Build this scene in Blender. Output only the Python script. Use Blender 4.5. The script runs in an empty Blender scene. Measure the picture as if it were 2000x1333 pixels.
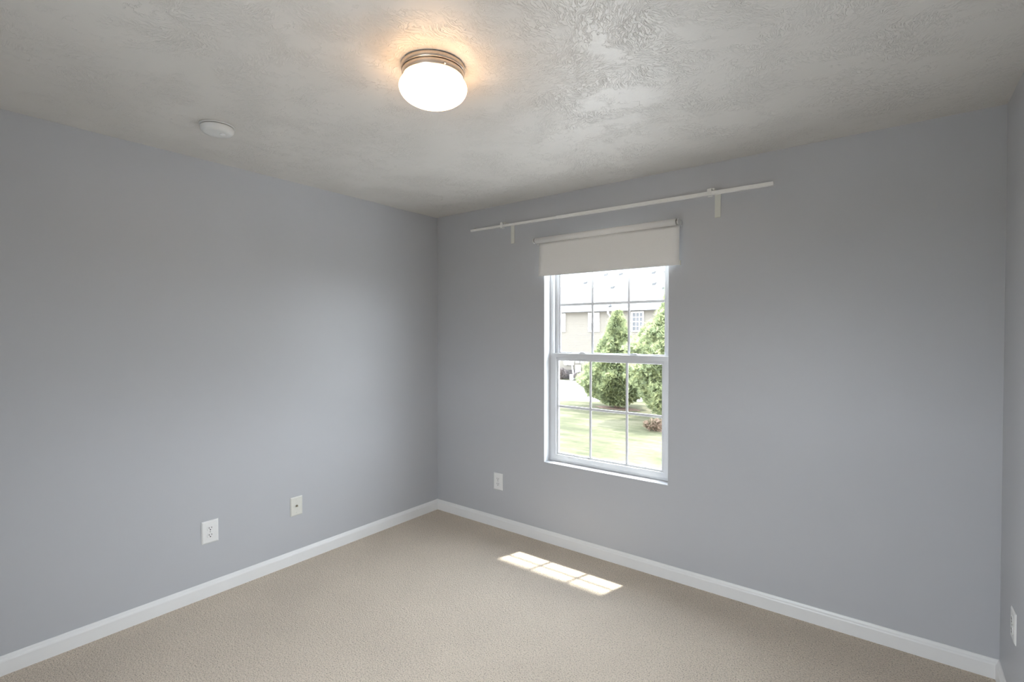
import bpy, bmesh, math, random
from mathutils import Vector, Matrix
from math import radians as RD, sin, cos, pi

S = bpy.context.scene
COL = S.collection
random.seed(7)

# ------------------------------------------------------------------ camera
cam_data = bpy.data.cameras.new('camera')
cam = bpy.data.objects.new('camera', cam_data); COL.objects.link(cam)
cam_data.sensor_width = 36.0; cam_data.lens = 17.60
cam_data.clip_start = 0.02; cam_data.clip_end = 300
cam.location = (3.0538, -2.9442, 1.4779)
cam.rotation_euler = (RD(90 - 0.893), 0.0, RD(37.547))
S.camera = cam

# ------------------------------------------------------------------ exposure
S.view_settings.view_transform = 'Standard'
S.view_settings.look = 'None'
S.view_settings.gamma = 1.0
S.view_settings.use_curve_mapping = False
S.view_settings.exposure = 1.06
S.cycles.max_bounces = 14
S.cycles.diffuse_bounces = 8
S.cycles.transparent_max_bounces = 16
S.cycles.sample_clamp_indirect = 8.0
S.cycles.caustics_reflective = False
S.cycles.caustics_refractive = False

# ------------------------------------------------------------------ sky
SKY = 10.0
world = bpy.data.worlds.new('sky'); S.world = world; world.use_nodes = True
wn = world.node_tree; wn.nodes.clear()
tc = wn.nodes.new('ShaderNodeTexCoord'); sx = wn.nodes.new('ShaderNodeSeparateXYZ')
rp = wn.nodes.new('ShaderNodeValToRGB'); bg = wn.nodes.new('ShaderNodeBackground'); wo = wn.nodes.new('ShaderNodeOutputWorld')
rp.color_ramp.elements[0].position = 0.0; rp.color_ramp.elements[0].color = (0.52, 0.55, 0.60, 1)
rp.color_ramp.elements[1].position = 1.0; rp.color_ramp.elements[1].color = (0.20, 0.24, 0.32, 1); _e = rp.color_ramp.elements.new(0.55); _e.color = (0.88, 0.94, 1.04, 1); _e = rp.color_ramp.elements.new(0.80); _e.color = (0.50, 0.56, 0.67, 1)
wn.links.new(tc.outputs['Generated'], sx.inputs[0]); wn.links.new(sx.outputs['Z'], rp.inputs[0])
wn.links.new(rp.outputs[0], bg.inputs['Color']); bg.inputs['Strength'].default_value = SKY
wn.links.new(bg.outputs[0], wo.inputs[0])

# ------------------------------------------------------------------ sun
SUN = 5.5
sd = bpy.data.lights.new('sun', 'SUN'); sd.energy = SUN; sd.angle = RD(1.3); sd.color = (1.0, 0.965, 0.90)
sun = bpy.data.objects.new('sun', sd); COL.objects.link(sun)
sun.rotation_euler = Vector((-0.305, -1.0, -2.29)).to_track_quat('-Z', 'Y').to_euler()
sun.location = (3, 10, 20)

def portal(name, loc, rot, sx_, sy_):
    d = bpy.data.lights.new(name, 'AREA'); d.shape = 'RECTANGLE'; d.size = sx_; d.size_y = sy_
    d.cycles.is_portal = True
    o = bpy.data.objects.new(name, d); COL.objects.link(o); o.location = loc; o.rotation_euler = rot
portal('window_portal', (1.5245, 0.17, 1.32), (RD(-90), 0, 0), 0.95, 1.56)
FILL_WIN = (1.75, 2.80, 0.70, 1.75)     # opening of the added, unseen fill window behind the camera: x0 x1 z0 z1
portal('fill_window_portal', ((FILL_WIN[0]+FILL_WIN[1])/2, -3.36-0.17, (FILL_WIN[2]+FILL_WIN[3])/2), (RD(90), 0, 0), FILL_WIN[1]-FILL_WIN[0], FILL_WIN[3]-FILL_WIN[2])

# ------------------------------------------------------------------ dimensions
XR, YB, H, TH = 3.414, -3.36, 2.44, 0.16
WX0, WX1, WZ0, WZ1 = 1.074, 1.975, 0.560, 2.085

# ------------------------------------------------------------------ material helpers
def mat(name):
    m = bpy.data.materials.new(name); m.use_nodes = True
    nt = m.node_tree; b = nt.nodes['Principled BSDF']
    return m, nt, b
def N(nt, t, **kw):
    n = nt.nodes.new(t)
    for k, v in kw.items():
        setattr(n, k, v)
    return n
def obj_coords(nt):
    return N(nt, 'ShaderNodeTexCoord').outputs['Object']
def noise(nt, vec, scale, detail=3, rough=0.55):
    n = N(nt, 'ShaderNodeTexNoise'); n.inputs['Scale'].default_value = scale
    n.inputs['Detail'].default_value = detail; n.inputs['Roughness'].default_value = rough
    nt.links.new(vec, n.inputs['Vector']); return n
def ramp(nt, fac, stops):
    r = N(nt, 'ShaderNodeValToRGB'); e = r.color_ramp.elements
    while len(e) < len(stops): e.new(0.5)
    for i, (p_, c) in enumerate(stops):
        e[i].position = p_; e[i].color = (*c, 1) if len(c) == 3 else c
    nt.links.new(fac, r.inputs[0]); return r
def bump(nt, b, height, strength, dist, prev=None):
    n = N(nt, 'ShaderNodeBump'); n.inputs['Strength'].default_value = strength; n.inputs['Distance'].default_value = dist
    nt.links.new(height, n.inputs['Height'])
    if prev is not None: nt.links.new(prev, n.inputs['Normal'])
    nt.links.new(n.outputs[0], b.inputs['Normal']); return n.outputs[0]
def mth(nt, op, a, b_=None, c=None):
    n = N(nt, 'ShaderNodeMath', operation=op)
    for i, v in enumerate((a, b_, c)):
        if v is None: continue
        if isinstance(v, (int, float)): n.inputs[i].default_value = v
        else: nt.links.new(v, n.inputs[i])
    return n.outputs[0]
def simple(name, col, rough=0.5, metal=0.0, spec=0.5, nscale=40.0, namp=0.03, bstr=0.0):
    m, nt, b = mat(name)
    v = obj_coords(nt); n = noise(nt, v, nscale)
    lo = tuple(max(0, c*(1-namp)) for c in col); hi = tuple(min(1, c*(1+namp)) for c in col)
    r = ramp(nt, n.outputs[0], [(0.3, lo), (0.7, hi)])
    nt.links.new(r.outputs[0], b.inputs['Base Color'])
    b.inputs['Roughness'].default_value = rough; b.inputs['Metallic'].default_value = metal
    b.inputs['Specular IOR Level'].default_value = spec
    if bstr: bump(nt, b, n.outputs[0], bstr, 0.002)
    return m

def wall_paint():
    m, nt, b = mat('grey_blue_satin_paint')
    v = obj_coords(nt)
    n1 = noise(nt, v, 1.3, 2); r = ramp(nt, n1.outputs[0], [(0.3, (0.496, 0.506, 0.530)), (0.7, (0.508, 0.518, 0.542))])
    nt.links.new(r.outputs[0], b.inputs['Base Color'])
    b.inputs['Roughness'].default_value = 0.42; b.inputs['Specular IOR Level'].default_value = 0.42
    n2 = noise(nt, v, 260, 3, 0.6); n3 = noise(nt, v, 5, 2)
    p_ = bump(nt, b, n2.outputs[0], 0.10, 0.0008)
    bump(nt, b, n3.outputs[0], 0.12, 0.004, p_)
    return m

def ceiling_mat():
    m, nt, b = mat('brushed_texture_ceiling_paint')
    v = obj_coords(nt)
    b.inputs['Base Color'].default_value = (0.68, 0.655, 0.615, 1)
    b.inputs['Roughness'].default_value = 0.42; b.inputs['Specular IOR Level'].default_value = 0.5
    wob = noise(nt, v, 9, 3)
    off = N(nt, 'ShaderNodeVectorMath', operation='SCALE'); nt.links.new(wob.outputs['Color'], off.inputs[0]); off.inputs['Scale'].default_value = 0.10
    add = N(nt, 'ShaderNodeVectorMath', operation='ADD'); nt.links.new(v, add.inputs[0]); nt.links.new(off.outputs[0], add.inputs[1])
    vo = N(nt, 'ShaderNodeTexVoronoi'); vo.inputs['Scale'].default_value = 5.5; nt.links.new(add.outputs[0], vo.inputs['Vector'])
    sc = N(nt, 'ShaderNodeSeparateColor'); nt.links.new(vo.outputs['Color'], sc.inputs[0])
    ang = mth(nt, 'MULTIPLY', sc.outputs[0], 6.283)
    vr = N(nt, 'ShaderNodeVectorRotate', rotation_type='Z_AXIS'); nt.links.new(add.outputs[0], vr.inputs['Vector']); nt.links.new(ang, vr.inputs['Angle'])
    mp = N(nt, 'ShaderNodeMapping'); mp.inputs['Scale'].default_value = (24, 165, 24); nt.links.new(vr.outputs[0], mp.inputs[0])
    st = noise(nt, mp.outputs[0], 1.0, 2, 0.5)
    ridge = mth(nt, 'ABSOLUTE', mth(nt, 'SUBTRACT', st.outputs[0], 0.5))
    r1 = ramp(nt, ridge, [(0.0, (1, 1, 1)), (0.055, (0, 0, 0))])
    msk = noise(nt, v, 4.5, 3, 0.6); r2 = ramp(nt, msk.outputs[0], [(0.43, (0, 0, 0)), (0.60, (1, 1, 1))])
    h1 = mth(nt, 'MULTIPLY', r1.outputs[0], r2.outputs[0])
    # curved ridges where the brush pads lifted
    n4 = noise(nt, v, 19, 4, 0.65); rg = mth(nt, 'ABSOLUTE', mth(nt, 'SUBTRACT', n4.outputs[0], 0.5))
    r3 = ramp(nt, rg, [(0.0, (1, 1, 1)), (0.013, (0, 0, 0))])
    msk2 = noise(nt, v, 7.3, 2); r4 = ramp(nt, msk2.outputs[0], [(0.52, (0, 0, 0)), (0.60, (1, 1, 1))])
    h2 = mth(nt, 'MULTIPLY', r3.outputs[0], r4.outputs[0])
    hh = mth(nt, 'ADD', h1, mth(nt, 'MULTIPLY', h2, 0.6))
    p_ = bump(nt, b, hh, 0.56, 0.0040)
    n5 = noise(nt, v, 140, 3); bump(nt, b, n5.outputs[0], 0.12, 0.002, p_)
    return m

def carpet_mat():
    m, nt, b = mat('beige_cut_pile_carpet')
    v = obj_coords(nt)
    vo = N(nt, 'ShaderNodeTexVoronoi'); vo.inputs['Scale'].default_value = 120; 
    w = noise(nt, v, 60, 2); sc = N(nt, 'ShaderNodeVectorMath', operation='SCALE'); nt.links.new(w.outputs['Color'], sc.inputs[0]); sc.inputs['Scale'].default_value = 0.02
    ad = N(nt, 'ShaderNodeVectorMath', operation='ADD'); nt.links.new(v, ad.inputs[0]); nt.links.new(sc.outputs[0], ad.inputs[1])
    nt.links.new(ad.outputs[0], vo.inputs['Vector'])
    n1 = noise(nt, v, 165, 4, 0.72)
    n2 = noise(nt, v, 2.2, 3)
    r = ramp(nt, n1.outputs[0], [(0.33, (0.24, 0.185, 0.13)), (0.46, (0.765, 0.655, 0.53)), (0.66, (0.90, 0.79, 0.66))])  # yarn tone variation; dark stop also paints shade in the pile gaps
    r2 = ramp(nt, n2.outputs[0], [(0.3, (0.95, 0.95, 0.95)), (0.7, (1.04, 1.04, 1.04))])
    mx = N(nt, 'ShaderNodeMix', data_type='RGBA', blend_type='MULTIPLY'); mx.inputs[0].default_value = 1
    nt.links.new(r.outputs[0], mx.inputs[6]); nt.links.new(r2.outputs[0], mx.inputs[7])
    nt.links.new(mx.outputs[2], b.inputs['Base Color'])
    b.inputs['Roughness'].default_value = 0.95; b.inputs['Specular IOR Level'].default_value = 0.1
    b.inputs['Sheen Weight'].default_value = 0.15
    h = mth(nt, 'SUBTRACT', n1.outputs[0], mth(nt, 'MULTIPLY', vo.outputs['Distance'], 0.7))
    p_ = bump(nt, b, h, 0.9, 0.010)
    n6 = noise(nt, v, 9, 2); bump(nt, b, n6.outputs[0], 0.25, 0.012, p_)
    return m

def glass_mat(name='window_glass'):
    m, nt, b = mat(name)
    nt.nodes.remove(b)
    out = nt.nodes['Material Output']
    tr = N(nt, 'ShaderNodeBsdfTransparent'); tr.inputs[0].default_value = (0.97, 0.985, 0.975, 1)
    gl = N(nt, 'ShaderNodeBsdfGlossy'); gl.inputs['Roughness'].default_value = 0.02
    fr = N(nt, 'ShaderNodeFresnel'); fr.inputs[0].default_value = 1.35
    ge = N(nt, 'ShaderNodeNewGeometry')      # the slab's inner face adds no second reflection
    mx = N(nt, 'ShaderNodeMixShader'); nt.links.new(mth(nt, 'MULTIPLY', fr.outputs[0], mth(nt, 'SUBTRACT', 1.0, ge.outputs['Backfacing'])), mx.inputs[0])
    nt.links.new(tr.outputs[0], mx.inputs[1]); nt.links.new(gl.outputs[0], mx.inputs[2]); nt.links.new(mx.outputs[0], out.inputs[0])
    return m

def emis(name, col, strength):
    m, nt, b = mat(name)
    b.inputs['Base Color'].default_value = (0.9, 0.88, 0.82, 1)
    b.inputs['Roughness'].default_value = 0.3
    b.inputs['Emission Color'].default_value = (*col, 1)
    b.inputs['Emission Strength'].default_value = strength
    return m

M = {}
M['wall'] = wall_paint(); M['ceil'] = ceiling_mat(); M['carpet'] = carpet_mat(); M['glass'] = glass_mat()
M['trim'] = simple('white_semi_gloss_trim_paint', (0.82, 0.82, 0.815), 0.35, nscale=8, namp=0.012)
M['vinyl'] = simple('white_window_vinyl', (0.68, 0.69, 0.705), 0.35, nscale=8, namp=0.01)
M['reveal'] = simple('white_reveal_paint', (0.62, 0.63, 0.65), 0.5, nscale=12, namp=0.01)
M['blind'] = simple('blind_fabric', (0.84, 0.83, 0.81), 0.8, spec=0.2, nscale=500, namp=0.03, bstr=0.1)
M['rod'] = simple('painted_metal_rod', (0.78, 0.775, 0.75), 0.4, nscale=20, namp=0.02)
M['bracket'] = simple('cream_bracket_paint', (0.69, 0.69, 0.63), 0.45, nscale=20, namp=0.02)
M['plate'] = simple('white_cover_plate_plastic', (0.82, 0.82, 0.81), 0.3, nscale=60, namp=0.01)
M['plate_cream'] = simple('cream_cover_plate_plastic', (0.72, 0.715, 0.66), 0.35, nscale=60, namp=0.01)
M['dark'] = simple('dark_slot', (0.03, 0.028, 0.026), 0.6)
M['steel'] = simple('screw_steel', (0.45, 0.44, 0.42), 0.35, metal=0.8)
M['brass'] = simple('connector_metal', (0.35, 0.31, 0.24), 0.35, metal=0.9)
M['nickel'] = simple('brushed_nickel', (0.62, 0.55, 0.48), 0.30, metal=0.85, nscale=90, namp=0.05)
M['nickel_groove'] = simple('dark_nickel_groove', (0.27, 0.23, 0.19), 0.4, metal=0.8)
M['globe'] = emis('lit_opal_glass', (1.0, 0.61, 0.31), 5.5)
M['detector'] = simple('smoke_detector_plastic', (0.68, 0.68, 0.66), 0.45, nscale=30, namp=0.01)

# ------------------------------------------------------------------ mesh helpers
def bm_box(bm, x0, y0, z0, x1, y1, z1, mi=0):
    vs = [bm.verts.new(c) for c in ((x0,y0,z0),(x1,y0,z0),(x1,y1,z0),(x0,y1,z0),(x0,y0,z1),(x1,y0,z1),(x1,y1,z1),(x0,y1,z1))]
    for f in ((0,3,2,1),(4,5,6,7),(0,1,5,4),(1,2,6,5),(2,3,7,6),(3,0,4,7)):
        fc = bm.faces.new([vs[i] for i in f]); fc.material_index = mi
def link(name, bm, mats, parent=None, smooth=False, bevel=0.0, seg=2):
    bmesh.ops.recalc_face_normals(bm, faces=bm.faces[:])
    if bevel:
        bmesh.ops.bevel(bm, geom=[e for e in bm.edges if e.is_manifold and e.calc_face_angle(0) > 0.6], offset=bevel, segments=seg, profile=0.5, affect='EDGES', clamp_overlap=True)
    me = bpy.data.meshes.new(name); bm.to_mesh(me); bm.free()
    for m_ in (mats if isinstance(mats, (list, tuple)) else [mats]): me.materials.append(m_)
    if smooth:
        for p_ in me.polygons: p_.use_smooth = True
    o = bpy.data.objects.new(name, me); COL.objects.link(o)
    if parent: o.parent = parent
    return o
def boxes(name, lst, mats, parent=None, bevel=0.0, **kw):
    bm = bmesh.new()
    for b_ in lst: bm_box(bm, *b_)
    return link(name, bm, mats, parent, bevel=bevel, **kw)
def lathe(bm, prof, n=64, axis='Z', org=(0,0,0), mi=0, cap=True):
    rings = []
    for r, z in prof:
        ring = []
        for i in range(n):
            a = 2*pi*i/n
            if axis == 'Z': c = (org[0]+r*cos(a), org[1]+r*sin(a), org[2]+z)
            elif axis == 'X': c = (org[0]+z, org[1]+r*cos(a), org[2]+r*sin(a))
            else: c = (org[0]+r*cos(a), org[1]+z, org[2]+r*sin(a))
            ring.append(bm.verts.new(c))
        rings.append(ring)
    for a_, b_ in zip(rings, rings[1:]):
        for i in range(n):
            f = bm.faces.new((a_[i], a_[(i+1) % n], b_[(i+1) % n], b_[i])); f.material_index = mi; f.smooth = True
    if cap:
        for rg in (rings[0], rings[-1]):
            try: bm.faces.new(rg).material_index = mi
            except ValueError: pass
def thing(name, label, cat, loc=(0,0,0), rotz=0, group=None):
    o = bpy.data.objects.new(name, None); COL.objects.link(o); o.empty_display_size = 0.1
    o.location = loc; o.rotation_euler = (0, 0, rotz); tag(o, label, cat, group); return o
def tag(o, label, cat, group=None):
    o['label'] = label; o['category'] = cat
    if group: o['group'] = group
    return o
def struct(o): o['kind'] = 'structure'; return o
def dup(root, loc, rotz, label):
    def cp(o, par):
        c = o.copy(); COL.objects.link(c); c.parent = par
        for ch in o.children: cp(ch, c)
        return c
    kids = list(root.children)
    r = root.copy(); COL.objects.link(r); r.location = loc; r.rotation_euler = (0, 0, rotz); r['label'] = label
    for k in kids: cp(k, r)
    return r

# ------------------------------------------------------------------ room shell
def wall_with_hole(name, y0, y1, x0, x1, hx0, hx1, hz0, hz1):
    # one closed mesh with a rectangular opening
    bm = bmesh.new()
    xs = (x0, hx0, hx1, x1); zs = (0.0, hz0, hz1, H+0.03)
    V = {}
    for i, x in enumerate(xs):
        for k, z in enumerate(zs):
            for j, y in enumerate((y0, y1)): V[i, j, k] = bm.verts.new((x, y, z))
    for i in range(3):
        for k in range(3):
            if (i, k) == (1, 1): continue
            for j in (0, 1): bm.faces.new((V[i,j,k], V[i+1,j,k], V[i+1,j,k+1], V[i,j,k+1]))
    for k in range(3):
        bm.faces.new((V[0,0,k], V[0,1,k], V[0,1,k+1], V[0,0,k+1])); bm.faces.new((V[3,0,k], V[3,1,k], V[3,1,k+1], V[3,0,k+1]))
    for i in range(3):
        bm.faces.new((V[i,0,0], V[i+1,0,0], V[i+1,1,0], V[i,1,0])); bm.faces.new((V[i,0,3], V[i+1,0,3], V[i+1,1,3], V[i,1,3]))
    bm.faces.new((V[1,0,1], V[1,1,1], V[1,1,2], V[1,0,2])); bm.faces.new((V[2,0,1], V[2,1,1], V[2,1,2], V[2,0,2]))
    bm.faces.new((V[1,0,1], V[2,0,1], V[2,1,1], V[1,1,1])); bm.faces.new((V[1,0,2], V[2,0,2], V[2,1,2], V[1,1,2]))
    return struct(link(name, bm, M['wall']))
wall_with_hole('wall_far', 0.0, TH, -TH, XR+TH, WX0, WX1, WZ0, WZ1)
wall_with_hole('wall_near', YB-TH, YB, -TH, XR+TH, *FILL_WIN)
struct(boxes('wall_left', [(-TH, YB, 0, 0, 0, H+0.03)], M['wall']))
struct(boxes('wall_right', [(XR, YB, 0, XR+TH, 0, H+0.03)], M['wall']))
struct(boxes('floor', [(-TH, YB-TH, -0.25, XR+TH, TH, 0)], M['carpet']))
# ceiling sheet, with a shallow joint swelling parallel to the window wall
bm = bmesh.new()
prof = [(YB-TH, 0), (-0.80, 0), (-0.62, 0), (-0.50, -0.0022), (-0.40, -0.0034), (-0.30, -0.0022), (-0.20, 0.0), (TH, 0)]
lo = []
for y, dz in prof: lo.append((bm.verts.new((-TH, y, H+dz)), bm.verts.new((XR+TH, y, H+dz))))
for a_, b_ in zip(lo, lo[1:]):
    f = bm.faces.new((a_[0], a_[1], b_[1], b_[0])); f.smooth = True
t0 = (bm.verts.new((-TH, YB-TH, H+0.2)), bm.verts.new((XR+TH, YB-TH, H+0.2))); t1 = (bm.verts.new((-TH, TH, H+0.2)), bm.verts.new((XR+TH, TH, H+0.2)))
lo = [(bm.verts.new(a_.co), bm.verts.new(b_.co)) for a_, b_ in lo]; bm.faces.new((t0[0], t0[1], t1[1], t1[0])); bm.faces.new((t0[0], t0[1], lo[0][1], lo[0][0])); bm.faces.new((t1[0], t1[1], lo[-1][1], lo[-1][0]))
bm.faces.new([t0[0], t1[0]] + [p_[0] for p_ in reversed(lo)]); bm.faces.new([t0[1], t1[1]] + [p_[1] for p_ in reversed(lo)])
struct(link('ceiling', bm, M['ceil']))
# roof eave outside, above the window
struct(boxes('trim_eave', [(-1.5, TH, 2.46, XR+1.5, 0.665, 2.60)], M['trim']))

# baseboards: profile swept along each wall
BP = [(0, 0), (0.0135, 0), (0.0135, 0.060), (0.0115, 0.066), (0.0075, 0.071), (0.0060, 0.0755), (0.0035, 0.0815), (0, 0.083)]
def baseboard(name, a, b, inward, ma, mb):
    # a,b: wall-line ends; inward: unit normal into the room; ma/mb: mitre factor at each end
    bm = bmesh.new(); a = Vector(a); b = Vector(b); n = Vector(inward); d = (b-a).normalized()
    A = [bm.verts.new(a + n*t + d*t*ma + Vector((0, 0, z))) for t, z in BP]
    B = [bm.verts.new(b + n*t - d*t*mb + Vector((0, 0, z))) for t, z in BP]
    k = len(BP)
    for i in range(k): bm.faces.new((A[i], A[(i+1) % k], B[(i+1) % k], B[i]))
    bm.faces.new(A); bm.faces.new(B)
    return struct(link(name, bm, M['trim']))
baseboard('baseboard_left', (0, YB, 0), (0, 0, 0), (1, 0, 0), 1, 1)
baseboard('baseboard_far', (0, 0, 0), (XR, 0, 0), (0, -1, 0), 1, 1)
baseboard('baseboard_right', (XR, 0, 0), (XR, YB, 0), (-1, 0, 0), 1, 1)
baseboard('baseboard_near', (XR, YB, 0), (0, YB, 0), (0, 1, 0), 1, 1)

# ------------------------------------------------------------------ window
win = thing('window_1', 'white double-hung window with six-over-six grilles in the grey wall', 'window'); del win['category']; del win['label']; struct(win)
x0, x1, z0, z1 = WX0, WX1, WZ0, WZ1
def frame_ring(name, X0, X1, Z0, Z1, w, ya, yb, m, parent, wb=None, wt=None, bevel=0.0015):
    wb = w if wb is None else wb; wt = w if wt is None else wt
    bm = bmesh.new()
    O = [(X0, Z0), (X1, Z0), (X1, Z1), (X0, Z1)]; I = [(X0+w, Z0+wb), (X1-w, Z0+wb), (X1-w, Z1-wt), (X0+w, Z1-wt)]
    vo = {}
    for j, y in enumerate((ya, yb)):
        for i in range(4): vo['o', i, j] = bm.verts.new((O[i][0], y, O[i][1])); vo['i', i, j] = bm.verts.new((I[i][0], y, I[i][1]))
    for i in range(4):
        k = (i+1) % 4
        for j in (0, 1): bm.faces.new((vo['o',i,j], vo['o',k,j], vo['i',k,j], vo['i',i,j]))
        bm.faces.new((vo['o',i,0], vo['o',k,0], vo['o',k,1], vo['o',i,1])); bm.faces.new((vo['i',i,0], vo['i',k,0], vo['i',k,1], vo['i',i,1]))
    return link(name, bm, m, parent, bevel=bevel)
e = 0.0005
frame_ring('reveal_lining', x0+e, x1-e, z0+e, z1-e, 0.004, 0.0005, 0.155, M['reveal'], win, bevel=0)
fx0, fx1, fz0, fz1 = x0+0.005, x1-0.005, z0+0.005, z1-0.005
fr_ = frame_ring('frame', fx0, fx1, fz0, fz1, 0.022, 0.075, 0.158, M['vinyl'], win, wb=0.020)
# jamb tracks beside the upper sash
boxes('jamb_track', [(fx0+0.022, 0.080, 1.30, fx0+0.026, 0.103, fz1-0.022), (fx1-0.026, 0.080, 1.30, fx1-0.022, 0.103, fz1-0.022)], M['vinyl'], win, bevel=0.001)
# lower sash
lx0, lx1, lz0, lz1 = 1.1015, 1.9475, 0.581, 1.336
ls = frame_ring('lower_sash', lx0, lx1, lz0, lz1, 0.031, 0.070, 0.104, M['vinyl'], win, wb=0.034, wt=0.031)
frame_ring('glazing_bead', lx0+0.031, lx1-0.031, lz0+0.034, lz1-0.031, 0.015, 0.080, 0.098, M['vinyl'], ls, wb=0.012, wt=0.022, bevel=0.003)
gx0, gx1, gz0, gz1 = lx0+0.045, lx1-0.045, lz0+0.045, lz1-0.052
boxes('window_pane', [(gx0, 0.0905, gz0, gx1, 0.0925, gz1)], M['glass'], ls)
mx = [1.400, 1.6665]
boxes('muntin', [(m_-0.008, 0.0845, gz0, m_+0.008, 0.0903, gz1) for m_ in mx] + [(gx0, 0.0847, 0.949, gx1, 0.0905, 0.966)], M['vinyl'], ls, bevel=0.002)
# upper sash
us = frame_ring('upper_sash', lx0-0.0035, lx1+0.0035, 1.306, fz1-0.022, 0.036, 0.1065, 0.132, M['vinyl'], win, wb=0.031, wt=0.034)
frame_ring('glazing_bead', lx0+0.033, lx1-0.033, 1.337, fz1-0.056, 0.010, 0.111, 0.124, M['vinyl'], us, wb=0.006, bevel=0.003)
ugx0, ugx1, ugz0, ugz1 = lx0+0.042, lx1-0.042, 1.342, fz1-0.066
boxes('window_pane', [(ugx0, 0.1165, ugz0, ugx1, 0.1185, ugz1)], M['glass'], us)
boxes('muntin', [(m_-0.008, 0.1105, ugz0, m_+0.008, 0.1163, ugz1) for m_ in mx] + [(ugx0, 0.1107, 1.671, ugx1, 0.1165, 1.688)], M['vinyl'], us, bevel=0.002)
# two sash locks on the meeting rail
def sash_lock(x):
    bm = bmesh.new()
    pts = [(-0.030, 0), (0.030, 0), (0.026, 0.004), (0.012, 0.011), (-0.012, 0.011), (-0.026, 0.004)]
    a_ = [bm.verts.new((x+px_, 0.081, 1.336+pz)) for px_, pz in pts]; b_ = [bm.verts.new((x+px_, 0.102, 1.336+pz)) for px_, pz in pts]
    for i in range(6): bm.faces.new((a_[i], a_[(i+1) % 6], b_[(i+1) % 6], b_[i]))
    bm.faces.new(a_); bm.faces.new(b_)
    link('sash_lock', bm, M['vinyl'], ls, bevel=0.0012)
sash_lock(1.338); sash_lock(1.715)
# finger lift on the bottom rail is a shallow lip
boxes('finger_lift', [(1.30, 0.0655, 0.609, 1.75, 0.0705, 0.6135)], M['vinyl'], ls, bevel=0.001)

# added window behind the camera, never seen, lets in sky light as fill
fill_win = thing('added_fill_window', '', ''); del fill_win['category']; del fill_win['label']; struct(fill_win)
frame_ring('frame', FILL_WIN[0]+e, FILL_WIN[1]-e, FILL_WIN[2]+e, FILL_WIN[3]-e, 0.05, YB-0.12, YB-0.05, M['vinyl'], fill_win)
boxes('window_pane', [(FILL_WIN[0]+.05, YB-0.09, FILL_WIN[2]+.05, FILL_WIN[1]-.05, YB-0.086, FILL_WIN[3]-.05)], M['glass'], fill_win)

# ------------------------------------------------------------------ roller blind
bl = thing('roller_blind', 'white roller blind rolled mostly up over the top of the window', 'blind', (1.5395, 0, 2.125))
BY = -0.050
def T(x): return x - 1.5395
bm = bmesh.new(); lathe(bm, [(0.0195, T(1.040)), (0.0195, T(2.032))], 40, 'X', (0, BY, 0)); link('roller_tube', bm, M['blind'], bl)
for nm, xa, s in (('end_bracket', 1.026, 1), ('end_bracket', 2.046, -1)):
    bm = bmesh.new()
    bm_box(bm, T(xa)-0.002, BY-0.004, -0.014, T(xa)+0.001, 0.0, 0.014)
    bm_box(bm, T(xa)-0.003, -0.003, -0.022, T(xa)+s*0.004+0.002, -0.0002, 0.022)
    lathe(bm, [(0.0165, T(xa)-0.0032), (0.0190, T(xa)-0.001), (0.0190, T(xa)+0.0005), (0.0175, T(xa)+0.002)], 36, 'X', (0, BY, 0))
    br = link(nm, bm, M['rod'], bl)
    bm = bmesh.new(); lathe(bm, [(0.012, T(xa)+s*0.002), (0.0155, T(xa)+s*0.005), (0.0155, T(xa)+s*0.012)], 30, 'X', (0, BY, 0)); link('spindle', bm, M['steel'], br)
# hanging cloth with a slight belly and a curl at the left edge
bm = bmesh.new()
nx, nz = 24, 12; za, zb = -0.014, 1.876-2.125; g = {}
for i in range(nx+1):
    for k in range(nz+1):
        u = i/nx; v = k/nz
        xl = 1.060 + 0.002*sin(v*pi) ; xr = 2.047
        x = xl + (xr-xl)*u
        y = -0.0345 - 0.004*sin(v*pi)*(0.6+0.4*cos(u*pi*2)) - 0.003*v - 0.010*math.exp(-u*18)*v*v
        z = za + (zb-za)*v
        g[i, k] = bm.verts.new((T(x), y, z))
for i in range(nx):
    for k in range(nz): bm.faces.new((g[i,k], g[i+1,k], g[i+1,k+1], g[i,k+1])).smooth = True
fab = link('fabric', bm, M['blind'], bl, smooth=True)
md = fab.modifiers.new('thickness', 'SOLIDIFY'); md.thickness = 0.0012; md.offset = 0
bm = bmesh.new(); bm_box(bm, T(1.066), -0.0362, -0.247, T(2.049), -0.0305, -0.225); hb = link('hem_bar', bm, M['blind'], bl, bevel=0.0025)
bm = bmesh.new(); bm_box(bm, T(2.0492), -0.042, -0.250, T(2.0552), -0.0300, -0.223); link('end_cap', bm, M['bracket'], hb, bevel=0.0015)

# ------------------------------------------------------------------ curtain rod
rod = thing('curtain_rod', 'long thin white curtain rod on two brackets above the roller blind', 'curtain rod', (1.517, 0, 2.248))
def Rz(x): return 0.0075 - (x-0.483)/(2.551-0.483)*0.017   # slight droop to the right
bm = bmesh.new()
def sq_bar(bm, xa, xb, s):
    A = [bm.verts.new((xa-1.517, -0.11+dy*s, Rz(xa)+dz*s)) for dy, dz in ((-1,-1),(1,-1),(1,1),(-1,1))]
    B = [bm.verts.new((xb-1.517, -0.11+dy*s, Rz(xb)+dz*s)) for dy, dz in ((-1,-1),(1,-1),(1,1),(-1,1))]
    for i in range(4): bm.faces.new((A[i], A[(i+1) % 4], B[(i+1) % 4], B[i]))
    bm.faces.new(A); bm.faces.new(B)
sq_bar(bm, 0.483, 1.62, 0.0075); link('inner_bar', bm, M['rod'], rod, bevel=0.0015)
bm = bmesh.new(); sq_bar(bm, 1.25, 2.551, 0.0095); link('outer_bar', bm, M['rod'], rod, bevel=0.0015)
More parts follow.
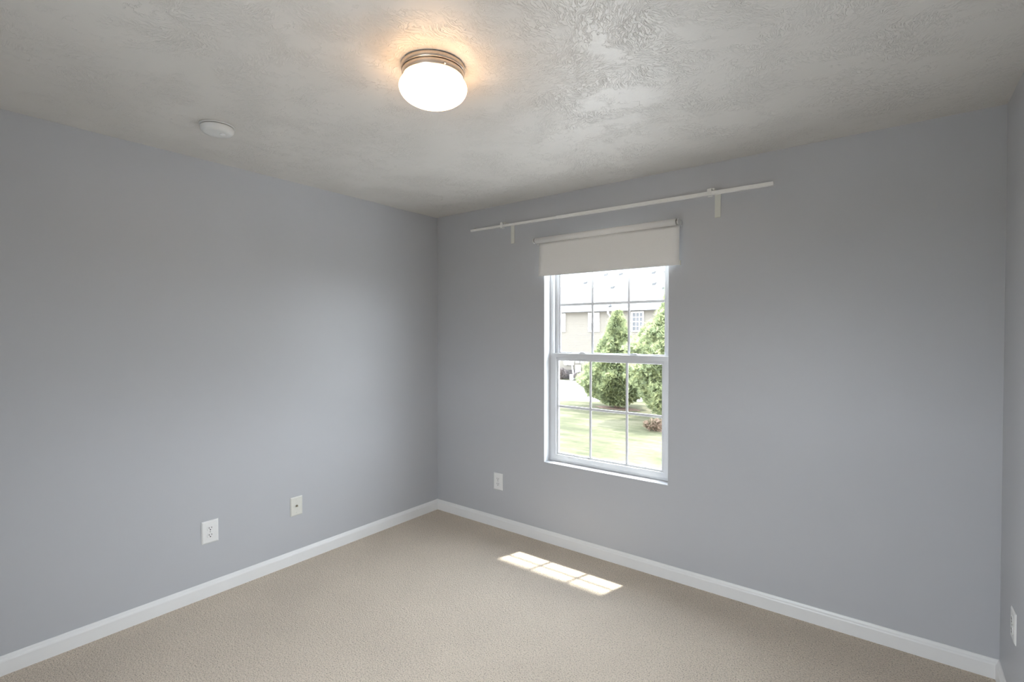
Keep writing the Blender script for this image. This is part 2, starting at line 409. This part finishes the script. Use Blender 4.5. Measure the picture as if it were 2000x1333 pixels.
bm = bmesh.new(); lathe(bm, [(0.009, 0.0), (0.009, 0.005), (0.004, 0.0052)], 20, 'Z', (0.525-1.517, -0.11, 0.0150)); link('glide_button', bm, M['steel'], rod, smooth=False)
for xb in (0.800, 2.250):
    X = xb-1.517; zz = Rz(xb)
    bm = bmesh.new()
    bm_box(bm, X-0.016, -0.0045, zz-0.113, X+0.016, -0.0002, zz+0.030)
    bm_box(bm, X-0.012, -0.118, zz+0.0205, X+0.012, -0.0002, zz+0.0235)
    br = link('bracket', bm, M['bracket'], rod, bevel=0.001)
    bm = bmesh.new()
    xs_ = X-0.013
    bm_box(bm, xs_-0.011, -0.1225, zz-0.015, xs_+0.011, -0.1200, zz+0.024)
    bm_box(bm, xs_-0.011, -0.1225, zz-0.015, xs_+0.011, -0.096, zz-0.0120)
    ho = link('holder', bm, M['rod'], br, bevel=0.0006)
    bm = bmesh.new(); lathe(bm, [(0.0025, 0.0), (0.0025, 0.008), (0.007, 0.0082), (0.007, 0.011)], 20, 'Z', (xs_+0.020, -0.11, zz+0.0095)); link('thumb_screw', bm, M['rod'], ho)

# ------------------------------------------------------------------ ceiling lamp
LX, LY = 1.719, -1.674
lamp = thing('ceiling_lamp', 'lit flush ceiling lamp with brushed nickel rim and opal glass bowl', 'lamp', (LX, LY, H))
bm = bmesh.new()
lathe(bm, [(0.108, -0.0003), (0.1135, -0.003), (0.1145, -0.007), (0.1135, -0.020), (0.1120, -0.0215)], 96)
lathe(bm, [(0.1085, -0.0215), (0.1085, -0.0250)], 96, mi=1, cap=False)
lathe(bm, [(0.1085, -0.0250), (0.1110, -0.0262), (0.1115, -0.028), (0.1105, -0.043), (0.1085, -0.0452), (0.100, -0.046), (0.09, -0.0455)], 96)
link('mounting_pan', bm, [M['nickel'], M['nickel_groove']], lamp)
bm = bmesh.new()
gp = [(0.0905, -0.044), (0.0935, -0.050)]
for i in range(0, 31):
    t = i/30
    a_ = -0.55 + t*(pi/2+0.55)
    r = 0.1215*cos(a_)**0.85 if i < 30 else 0.0008
    gp.append((max(r, 0.0008), -0.0775 - (0.050 if a_ < 0 else 0.060)*sin(a_)))
lathe(bm, gp, 96)
link('glass_bowl', bm, M['globe'], lamp, smooth=True)
for k in range(3):
    a_ = RD(217 + 120*k)
    bm = bmesh.new(); lathe(bm, [(0.0035, 0), (0.0035, 0.010), (0.002, 0.011)], 16, 'Z', (0, 0, 0))
    o = link('bowl_screw', bm, M['steel'], lamp)
    o.rotation_euler = (0, RD(90), a_); o.location = (0.1085*cos(a_), 0.1085*sin(a_), -0.0400)

# ------------------------------------------------------------------ smoke detector
sm = thing('smoke_detector', 'round white smoke detector on the textured ceiling near left wall', 'smoke detector', (0.548, -1.925, H), RD(20))
bm = bmesh.new(); lathe(bm, [(0.073, -0.0003), (0.0735, -0.005), (0.0715, -0.007)], 64); link('mounting_ring', bm, M['detector'], sm)
bm = bmesh.new(); lathe(bm, [(0.066, -0.0072), (0.066, -0.0095)], 64); link('shadow_gap', bm, M['dark'], sm)
bm = bmesh.new(); lathe(bm, [(0.069, -0.0096), (0.0695, -0.013), (0.067, -0.027), (0.062, -0.034), (0.052, -0.037), (0.030, -0.038)], 64)
bd = link('body', bm, M['detector'], sm)
bm = bmesh.new(); lathe(bm, [(0.012, -0.0379), (0.012, -0.0395), (0.010, -0.0405)], 32, 'Z', (0.018, 0.012, 0)); link('test_button', bm, M['plate'], bd)

# ------------------------------------------------------------------ outlets (local: plate faces -Y, centre at origin)
def plate_bm(w, h, t=0.006):
    bm = bmesh.new()
    o_ = [(-w/2, -h/2), (w/2, -h/2), (w/2, h/2), (-w/2, h/2)]; k = 0.006
    i_ = [(-w/2+k, -h/2+k), (w/2-k, -h/2+k), (w/2-k, h/2-k), (-w/2+k, h/2-k)]
    A = [bm.verts.new((x, -0.0002, z)) for x, z in o_]; B = [bm.verts.new((x, -0.0025, z)) for x, z in o_]; C_ = [bm.verts.new((x, -t, z)) for x, z in i_]
    for i in range(4):
        j = (i+1) % 4
        bm.faces.new((A[i], A[j], B[j], B[i])); bm.faces.new((B[i], B[j], C_[j], C_[i]))
    bm.faces.new(A); bm.faces.new(C_)
    return bm
def duplex(w, h, label, loc, rotz, m='plate'):
    t = thing('wall_outlet', label, 'outlet', loc, rotz, None)
    link('cover_plate', plate_bm(w, h), M[m], t)
    for sz in (0.0195, -0.0195):
        bm = bmesh.new(); n = 40; ring = []
        for i in range(n):
            a_ = 2*pi*i/n; ring.append((0.0170*cos(a_), max(-0.0135, min(0.0135, 0.0172*sin(a_)))))
        A = [bm.verts.new((x, -0.0058, sz+z)) for x, z in ring]; B = [bm.verts.new((x*0.97, -0.0078, sz+z*0.97)) for x, z in ring]
        for i in range(n): bm.faces.new((A[i], A[(i+1) % n], B[(i+1) % n], B[i]))
        bm.faces.new(A); bm.faces.new(B)
        rc = link('receptacle', bm, M[m], t)
        bm = bmesh.new(); bm_box(bm, -0.0082, -0.0083, sz-0.001, -0.0056, -0.0077, sz+0.0085); bm_box(bm, 0.0052, -0.0083, sz, 0.0076, -0.0077, sz+0.0080)
        lathe(bm, [(0.0031, -0.0083), (0.0031, -0.0077)], 16, 'Y', (0, 0, sz-0.0075))
        link('socket_slots', bm, M['dark'], rc)
    bm = bmesh.new(); lathe(bm, [(0.0028, -0.0058), (0.0028, -0.0072), (0.0018, -0.0076)], 16, 'Y'); link('screw', bm, M['steel'], t)
    return t
R90 = RD(90)
o1 = duplex(0.087, 0.126, 'white duplex outlet low on the left wall, nearer the camera', (0, -1.7605, 0.362), R90)
cj = thing('cable_jack', 'small cream cable jack plate low on left wall nearer the corner', 'wall plate', (0, -1.2495, 0.366), R90)
link('cover_plate', plate_bm(0.080, 0.120), M['plate_cream'], cj)
bm = bmesh.new(); lathe(bm, [(0.0065, -0.0058), (0.0065, -0.009), (0.0048, -0.0092), (0.0048, -0.016), (0.0038, -0.017)], 24, 'Y', (0, 0, 0.002)); link('connector', bm, M['brass'], cj)
for z in (0.041, -0.041):
    bm = bmesh.new(); lathe(bm, [(0.0028, -0.0058), (0.0028, -0.0070), (0.0018, -0.0074)], 16, 'Y', (0, 0, z)); link('screw', bm, M['plate_cream'], cj)
o3 = dup(o1, (0.6610, 0, 0.350), 0, 'duplex outlet on window wall between left corner and window')
o4 = duplex(0.084, 0.116, 'outlet on the right wall seen edge-on at frame edge', (XR, -0.322, 0.382), -R90)

# ================================================================== OUTDOORS
GZ = -2.10
M['siding'] = None
def siding():
    m, nt, b = mat('tan_lap_siding')
    b.inputs['Base Color'].default_value = (0.36, 0.315, 0.255, 1); b.inputs['Roughness'].default_value = 0.6
    v = obj_coords(nt); n = noise(nt, v, 3, 3); r = ramp(nt, n.outputs[0], [(0.3, (0.080, 0.068, 0.052)), (0.7, (0.087, 0.074, 0.057))])
    nt.links.new(r.outputs[0], b.inputs['Base Color'])
    return m
M['siding'] = siding()
M['housetrim'] = simple('white_house_trim', (0.75, 0.75, 0.74), 0.5, nscale=3)
M['shade'] = simple('white_window_shade', (0.62, 0.63, 0.65), 0.8, nscale=3)
M['winpale'] = simple('pale_window_glass', (0.085, 0.09, 0.10), 0.15, nscale=2, namp=0.15)
M['windark'] = simple('dark_window_glass', (0.035, 0.035, 0.038), 0.15, nscale=2, namp=0.3)
M['shingle'] = simple('pale_weathered_shingle', (0.105, 0.102, 0.105), 0.9, spec=0.2, nscale=6, namp=0.08)
M['vent'] = simple('grey_roof_vent_metal', (0.035, 0.035, 0.035), 0.6, nscale=6)
M['concrete'] = simple('pale_concrete', (0.57, 0.55, 0.53), 0.9, spec=0.2, nscale=1.2, namp=0.06)
M['mulch'] = simple('red_bark_mulch', (0.125, 0.085, 0.068), 0.95, spec=0.1, nscale=14, namp=0.35)
M['stone'] = simple('grey_brown_foundation_stone', (0.055, 0.047, 0.043), 0.9, nscale=5, namp=0.5)
M['bark'] = simple('brown_bark', (0.12, 0.08, 0.055), 0.9, nscale=20, namp=0.3)
M['utility'] = simple('white_utility_metal', (0.80, 0.80, 0.80), 0.45, nscale=5)

def lawn_mat():
    m, nt, b = mat('sunlit_lawn_grass')
    v = obj_coords(nt)
    sx_ = N(nt, 'ShaderNodeSeparateXYZ'); nt.links.new(v, sx_.inputs[0])
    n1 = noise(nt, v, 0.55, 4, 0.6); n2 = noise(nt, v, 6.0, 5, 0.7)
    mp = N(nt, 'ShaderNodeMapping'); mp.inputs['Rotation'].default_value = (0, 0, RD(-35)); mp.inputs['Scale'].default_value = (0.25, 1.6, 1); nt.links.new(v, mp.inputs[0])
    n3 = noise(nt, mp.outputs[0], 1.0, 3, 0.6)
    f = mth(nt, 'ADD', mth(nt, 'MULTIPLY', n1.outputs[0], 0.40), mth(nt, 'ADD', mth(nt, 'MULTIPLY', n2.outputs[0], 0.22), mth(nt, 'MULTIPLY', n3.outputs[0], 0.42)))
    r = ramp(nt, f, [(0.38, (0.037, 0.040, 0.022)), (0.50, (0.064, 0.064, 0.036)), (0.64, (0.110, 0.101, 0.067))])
    nt.links.new(r.outputs[0], b.inputs['Base Color']); b.inputs['Roughness'].default_value = 0.95; b.inputs['Specular IOR Level'].default_value = 0.1
    bump(nt, b, n2.outputs[0], 0.4, 0.05)
    return m
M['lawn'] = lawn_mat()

def foliage_mat(name, c0, c1, c2):
    m, nt, b = mat(name)
    at = N(nt, 'ShaderNodeAttribute'); at.attribute_name = 'tone'
    v = obj_coords(nt); n = noise(nt, v, 2.2, 4, 0.65)
    f = mth(nt, 'ADD', mth(nt, 'MULTIPLY', at.outputs['Fac'], 0.5), mth(nt, 'MULTIPLY', n.outputs[0], 0.5))
    r = ramp(nt, f, [(0.28, c0), (0.50, c1), (0.72, c2)])
    out = nt.nodes['Material Output']
    nt.links.new(r.outputs[0], b.inputs['Base Color']); b.inputs['Roughness'].default_value = 0.7; b.inputs['Specular IOR Level'].default_value = 0.2
    tl = N(nt, 'ShaderNodeBsdfTranslucent'); nt.links.new(r.outputs[0], tl.inputs[0])
    mx_ = N(nt, 'ShaderNodeMixShader'); mx_.inputs[0].default_value = 0.42
    nt.links.new(b.outputs[0], mx_.inputs[1]); nt.links.new(tl.outputs[0], mx_.inputs[2]); nt.links.new(mx_.outputs[0], out.inputs[0])
    return m
M['cypress'] = foliage_mat('cypress_foliage', (0.14, 0.165, 0.100), (0.25, 0.285, 0.150), (0.42, 0.44, 0.235))
M['shrubleaf'] = foliage_mat('brown_grey_shrub_foliage', (0.10, 0.085, 0.085), (0.17, 0.15, 0.14), (0.26, 0.22, 0.20))
M['redleaf'] = foliage_mat('reddish_shrub_foliage', (0.11, 0.10, 0.06), (0.18, 0.13, 0.095), (0.27, 0.19, 0.14))

def plane(name, pts, z, m, th=0.05):
    bm = bmesh.new(); a_ = [bm.verts.new((x, y, z)) for x, y in pts]; b_ = [bm.verts.new((x, y, z-th)) for x, y in pts]; k = len(pts)
    bm.faces.new(a_); bm.faces.new(b_)
    for i in range(k): bm.faces.new((a_[i], a_[(i+1) % k], b_[(i+1) % k], b_[i]))
    return struct(link(name, bm, m))
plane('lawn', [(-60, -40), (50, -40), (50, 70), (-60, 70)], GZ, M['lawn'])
plane('parking_lot', [(-60, 18.6), (-13.0, 18.9), (-9.4, 20.4), (-6.6, 22.5), (50, 27.5), (50, 29.4), (-60, 29.4)], GZ+0.03, M['concrete'])
def blob(cx, cy, rx, ry, n=22, jag=0.12):
    return [(cx+rx*cos(2*pi*i/n)*(1+random.uniform(-jag, jag)), cy+ry*sin(2*pi*i/n)*(1+random.uniform(-jag, jag))) for i in range(n)]
plane('front_bounce_slab', [(-14, 0.6), (14, 0.6), (14, 7.6), (-14, 7.6)], GZ+0.02, M['concrete'])  # added pale slab, out of view, bounces daylight up to the ceiling
plane('rear_bounce_slab', [(-14, -14.0), (14, -14.0), (14, YB-0.3), (-14, YB-0.3)], GZ+0.02, M['concrete'])  # unseen slab added behind the room to throw light up through the rear opening
plane('mulch_bed', blob(-7.4, 18.9, 1.10, 0.40), GZ+0.02, M['mulch'], 0.02)
plane('mulch_bed', blob(-3.6, 15.9, 0.8, 1.2), GZ+0.02, M['mulch'], 0.02)

# ---- house across the parking lot
HY = 30.85
hs = thing('neighbour_house', 'tan-sided two-storey house with pale roof seen across the parking lot', 'house', (-14, HY, GZ))
hx0, hx1, hd, eave, ridge_y, ridge_z = -34-(-14), 12-(-14), 15.0, 3.13-GZ, 7.4, 3.2+0.6*(HY+7.4-30.4)-GZ
# lap siding: real saw-tooth courses on the front, plain on the other sides
bm = bmesh.new()
course = 0.125; nC = int(eave/course)
for i in range(nC):
    za_ = i*course; zb_ = (i+1)*course if i < nC-1 else eave
    a_ = [bm.verts.new((hx0, -0.016, za_)), bm.verts.new((hx1, -0.016, za_)), bm.verts.new((hx1, 0.0, zb_)), bm.verts.new((hx0, 0.0, zb_))]
    bm.faces.new(a_)
    c_ = [bm.verts.new((hx0, 0.0, za_)), bm.verts.new((hx1, 0.0, za_)), bm.verts.new((hx1, -0.016, za_)), bm.verts.new((hx0, -0.016, za_))]
    bm.faces.new(c_)
bm_box(bm, hx0, 0.001, 0, hx1, hd, eave)
link('siding_walls', bm, M['siding'], hs)
# gabled roof
bm = bmesh.new()
rx0, rx1 = hx0-0.4, hx1+0.4; re = -0.45; rz = eave+0.06
sec = [(re, rz), (ridge_y, ridge_z), (2*ridge_y-re, rz), (2*ridge_y-re, rz-0.12), (ridge_y, ridge_z-0.14), (re, rz-0.12)]
A = [bm.verts.new((rx0, y, z)) for y, z in sec]; B = [bm.verts.new((rx1, y, z)) for y, z in sec]
for i in range(6): bm.faces.new((A[i], A[(i+1) % 6], B[(i+1) % 6], B[i]))
bm.faces.new(A); bm.faces.new(B)
roof = link('roof', bm, M['shingle'], hs)
bm = bmesh.new()
for s_ in (rx0+0.4, rx1-0.4):
    bm = bmesh.new()
    t_ = 0.05 if s_ < 0 else -0.05
    a_ = [bm.verts.new((s_, 0, eave)), bm.verts.new((s_, ridge_y, ridge_z-0.2)), bm.verts.new((s_, 2*ridge_y, eave))]; b_ = [bm.verts.new((s_+t_, 0, eave)), bm.verts.new((s_+t_, ridge_y, ridge_z-0.2)), bm.verts.new((s_+t_, 2*ridge_y, eave))]
    bm.faces.new(a_); bm.faces.new(b_)
    for i in range(3): bm.faces.new((a_[i], a_[(i+1) % 3], b_[(i+1) % 3], b_[i]))
    link('gable', bm, M['siding'], hs)
boxes('soffit', [(hx0, -0.44, eave-0.02, hx1, -0.018, eave+0.02)], M['housetrim'], hs)
boxes('gutter', [(rx0, -0.58, eave-0.01, rx1, -0.455, eave+0.11)], M['housetrim'], hs, bevel=0.02)
# roof vents standing on the slope
def roof_z(y): return rz + (ridge_z-rz)*(y-re)/(ridge_y-re)
for wx, wy in ((-17.94, 34.65), (-14.9, 33.59), (-11.55, 33.75), (-10.5, 33.06), (-16.63, 35.84), (-15.21, 35.72), (-12.31, 35.56), (-11.32, 35.57)):
    X, Y = wx+14, wy-HY; Z = roof_z(Y)
    bm = bmesh.new(); w = 0.13; sl = (ridge_z-rz)/(ridge_y-re)
    pts = [(-w, -0.16, -0.16*sl-0.02), (w, -0.16, -0.16*sl-0.02), (w, 0.2, 0.2*sl-0.02), (-w, 0.2, 0.2*sl-0.02), (-w*.8, -0.14, 0.07), (w*.8, -0.14, 0.07), (w*.8, 0.10, 0.14), (-w*.8, 0.10, 0.14)]
    vs = [bm.verts.new((X+a_, Y+b_, Z+c_)) for a_, b_, c_ in pts]
    for f in ((0,3,2,1),(4,5,6,7),(0,1,5,4),(1,2,6,5),(2,3,7,6),(3,0,4,7)): bm.faces.new([vs[i] for i in f])
    link('roof_vent', bm, M['vent'], roof)
bm = bmesh.new(); lathe(bm, [(0.16, -0.05), (0.06, 0.05), (0.05, 0.30), (0.07, 0.31)], 16, 'Z', (-13.77+14, 0.05, roof_z(0.05))); link('vent_pipe', bm, M['vent'], roof)
def hwin(xa, xb, za, zb, style):
    X0, X1, Z0, Z1 = xa+14, xb+14, za-GZ, zb-GZ
    f = frame_ring('window', X0, X1, Z0, Z1, 0.085, -0.10, 0.0005, M['housetrim'], hs, bevel=0)
    zm = (Z0+Z1)/2
    boxes('meeting_rail', [(X0+.085, -0.07, zm-0.03, X1-.085, -0.021, zm+0.03)], M['housetrim'], f)
    if style == 'shade':
        boxes('blind', [(X0+.085, -0.035, zm+.03, X1-.085, -0.019, Z1-.085)], M['shade'], f)
        boxes('pane', [(X0+.085, -0.030, Z0+.085, X1-.085, -0.019, zm-.03)], M['winpale'], f)
    else:
        boxes('pane', [(X0+.085, -0.030, Z0+.085, X1-.085, -0.019, Z1-.085)], M['windark'], f)
        gw = (X1-X0-.17)/3; L = [(X0+.085+gw*k-.016, -0.045, Z0+.085, X0+.085+gw*k+.016, -0.0305, Z1-.085) for k in (1, 2)]
        for c_ in ((Z0+.085+zm-.03)/2, (Z1-.085+zm+.03)/2): L.append((X0+.085, -0.046, c_-.016, X1-.085, -0.0305, c_+.016))
        boxes('grille', L, M['housetrim'], f)
hwin(-18.50, -17.60, 1.58, 3.02, 'shade'); hwin(-15.55, -14.63, 1.58, 3.02, 'shade'); hwin(-12.06, -11.14, 1.58, 3.02, 'grid')
hwin(-22.5, -21.6, 1.58, 3.02, 'shade'); hwin(-8.0, -7.1, 1.58, 3.02, 'grid')
# downspout
bm = bmesh.new(); bm_box(bm, 0.24, -0.50, eave-0.2, 0.34, -0.42, eave); bm_box(bm, 0.24, -0.10, 0.1, 0.34, -0.02, eave-0.42)
vs = [bm.verts.new(c) for c in ((0.24,-0.50,eave-0.2),(0.34,-0.50,eave-0.2),(0.34,-0.42,eave-0.2),(0.24,-0.42,eave-0.2),(0.24,-0.10,eave-0.44),(0.34,-0.10,eave-0.44),(0.34,-0.02,eave-0.42),(0.24,-0.02,eave-0.42))]
for f in ((0,3,2,1),(4,5,6,7),(0,1,5,4),(1,2,6,5),(2,3,7,6),(3,0,4,7)): bm.faces.new([vs[i] for i in f])
link('downspout', bm, M['housetrim'], hs)
boxes('foundation_stone', [(hx0, -0.06, 0, hx1, -0.017, 0.72)], M['stone'], hs)
# utility equipment fixed to the wall low down
ub = thing('utility_box', 'white utility meter cabinet on the house wall beside the evergreen', 'utility box', (-16.38, HY-0.02, 0))
boxes('cabinet', [(-0.20, -0.24, -1.30, 0.20, -0.042, -0.98)], M['utility'], ub, bevel=0.01)
boxes('cabinet', [(-0.20, -0.26, -1.70, 0.20, -0.042, -1.34)], M['utility'], ub, bevel=0.01)
boxes('louvre', [(-0.15, -0.275, -1.40-0.06*k, 0.15, -0.258, -1.375-0.06*k) for k in range(5)], M['shade'], ub)
boxes('conduit', [(-0.03, -0.10, -2.1, 0.03, -0.05, -1.69)], M['utility'], ub)
um = thing('meter_box', 'white electric meter box with rounded hood on tan siding', 'utility box', (-17.25, HY-0.02, 0))
boxes('cabinet', [(0.04, -0.24, -1.00, 0.42, -0.0, -0.68)], M['utility'], um, bevel=0.01)
bm = bmesh.new(); lathe(bm, [(0.17, -0.22), (0.20, -0.12), (0.20, -0.0)], 28, 'Y', (-0.22, 0, -0.84)); link('meter_dome', bm, M['utility'], um)
sp = thing('drain_pipe', 'white slanting drain pipe leading to a small white block on ground', 'pipe', (-17.0, HY-0.35, GZ))
bm = bmesh.new()
P0, P1 = Vector((0.02, 0.30, 1.08)), Vector((0.33, 0.0, 0.38)); d = (P1-P0).normalized(); s1 = Vector((1,0,0))*0.045; s2 = d.cross(s1).normalized()*0.045
a_ = [bm.verts.new(P0+x*s1+y*s2) for x, y in ((-1,-1),(1,-1),(1,1),(-1,1))]; b_ = [bm.verts.new(P1+x*s1+y*s2) for x, y in ((-1,-1),(1,-1),(1,1),(-1,1))]
for i in range(4): bm.faces.new((a_[i], a_[(i+1) % 4], b_[(i+1) % 4], b_[i]))
bm.faces.new(a_); bm.faces.new(b_); link('pipe', bm, M['utility'], sp)
boxes('block', [(0.10, -0.22, 0.0, 0.42, 0.10, 0.40)], M['utility'], sp, bevel=0.01)
for k, (lx_, lab) in enumerate(((-16.45, 'small white vent hood on the siding above the utility cabinet'), (-16.05, 'small white vent hood on siding, half hidden by the evergreen'))):
    tag(boxes('vent_hood', [(lx_-0.13, HY-0.20, -0.82, lx_+0.13, HY-0.018, -0.66)], M['utility'], bevel=0.02), lab, 'vent')

# ---- foliage builders
def spray_mesh(name, m, parent, pts, size, n_blades=6, lift=0.55):
    verts, faces, tone = [], [], []
    for P, out in pts:
        t = random.random()
        up = Vector((random.gauss(0, .35), random.gauss(0, .35), lift + random.gauss(0, .25)))
        d = (out + up).normalized()
        side = d.cross(Vector((random.gauss(0, 1), random.gauss(0, 1), random.gauss(0, 1)))).normalized()
        L = size*random.uniform(0.6, 1.35)
        for k in range(n_blades):
            s = (k/(n_blades-1)-0.5)*2 if n_blades > 1 else 0
            dd = (d + side*s*0.75).normalized(); w = side*L*0.062
            base = P + d*L*0.15*abs(s)
            tip = base + dd*L*(1-0.35*abs(s)) + Vector((0, 0, -0.08*L*abs(s)))
            mid = base + dd*L*0.5
            i = len(verts); verts += [base-w*.5, base+w*.5, mid+w, tip, mid-w]; faces.append((i, i+1, i+2, i+3, i+4)); tone.append(t*0.8+random.random()*0.2)
    me = bpy.data.meshes.new(name); me.from_pydata([tuple(v) for v in verts], [], faces); me.materials.append(m)
    a = me.attributes.new('tone', 'FLOAT', 'FACE'); a.data.foreach_set('value', tone)
    o = bpy.data.objects.new(name, me); COL.objects.link(o); o.parent = parent; return o
def rad_at(prof, h):
    for (h0, r0), (h1, r1) in zip(prof, prof[1:]):
        if h0 <= h <= h1: return r0 + (r1-r0)*(h-h0)/(h1-h0)
    return 0
def conifer(label, loc, prof, count, size, seed):
    random.seed(seed)
    t = thing('evergreen_tree', label, 'tree', loc)
    top = prof[-1][0]
    bm = bmesh.new(); lathe(bm, [(0.15, 0), (0.11, top*0.3), (0.05, top*0.7), (0.012, top*0.95)], 14); link('trunk', bm, M['bark'], t, smooth=True)
    bm = bmesh.new(); rng = []
    pts = []
    ph = [random.uniform(0, 6.28) for _ in range(4)]
    while len(pts) < count:
        h = random.uniform(prof[0][0], top); r = rad_at(prof, h)
        if random.random() > (r/2.0)+0.12: continue
        a_ = random.uniform(0, 2*pi)
        lump = 1 + 0.13*sin(3*a_+ph[0]+h*2.1) + 0.11*sin(7*a_+ph[1]-h*3.7) + 0.09*sin(h*9+ph[2]+a_*2)
        q = 1 - abs(random.gauss(0, 0.16))
        rr = max(0.0, r*lump*q)
        out = Vector((cos(a_), sin(a_), 0))
        pts.append((out*rr + Vector((0, 0, h)), out))
    spray_mesh('foliage', M['cypress'], t, pts, size)
    # inner boughs that close the crown
    pts = []
    for _ in range(count//3):
        h = random.uniform(prof[0][0]+.1, top*0.93); r = rad_at(prof, h)*random.uniform(0.25, 0.75); a_ = random.uniform(0, 2*pi); out = Vector((cos(a_), sin(a_), 0))
        pts.append((out*r + Vector((0, 0, h)), out))
    spray_mesh('inner_boughs', M['cypress'], t, pts, size*1.35, 6, 0.2)
    return t
conifer('smaller feathery evergreen seen through the middle window panes, left of the taller one', (-7.56, 19.12, GZ+0.04),
        [(0.10, 0.30), (0.5, 0.98), (1.2, 1.58), (2.0, 1.22), (2.65, 0.90), (3.3, 0.48), (4.0, 0.20), (4.55, 0.02)], 15000, 0.25, 3)
conifer('taller dense evergreen at the right edge of the window view', (-3.95, 16.9, GZ+0.04),
        [(0.15, 0.35), (0.6, 0.95), (1.3, 1.42), (2.3, 1.68), (2.9, 1.62), (3.4, 1.28), (3.8, 0.98), (4.3, 0.58), (4.8, 0.30), (5.4, 0.15), (6.2, 0.02)], 18000, 0.25, 5)
def shrub(label, loc, rx, ry, rz_, count, m, seed, size=0.16):
    random.seed(seed)
    t = thing('shrub', label, 'shrub', loc)
    bm = bmesh.new()
    for k in range(6):
        a_ = k*1.05; lathe(bm, [(0.018, 0.0), (0.012, rz_*0.5), (0.005, rz_*0.9)], 8, 'Z', (0.1*cos(a_)*rx, 0.1*sin(a_)*ry, 0))
    link('stems', bm, M['bark'], t)
    pts = []
    for _ in range(count):
        v = Vector((random.gauss(0, 1), random.gauss(0, 1), random.gauss(0, 1))).normalized(); q = 1-abs(random.gauss(0, .22))
        pts.append((Vector((v.x*rx*q, v.y*ry*q, max(0.04, rz_*0.5 + v.z*rz_*0.5*q))), Vector((v.x, v.y, 0.3))))
    spray_mesh('foliage', m, t, pts, size, 5, 0.3)
    return t
shrub('low brownish shrub against the house below the left window, far left', (-18.75, HY-0.75, GZ), 0.50, 0.45, 0.75, 700, M['shrubleaf'], 11)
shrub('brownish shrub against the house in front of the meter box', (-17.55, HY-0.75, GZ), 0.40, 0.42, 0.85, 700, M['shrubleaf'], 12)
shrub('dark shrub beside the white utility cabinet, partly behind the evergreen', (-15.85, HY-0.85, GZ), 0.42, 0.36, 0.62, 700, M['shrubleaf'], 13)
shrub('small reddish shrub on the mulch below the taller evergreen', (-3.95, 14.75, GZ), 0.32, 0.30, 0.36, 400, M['redleaf'], 14)
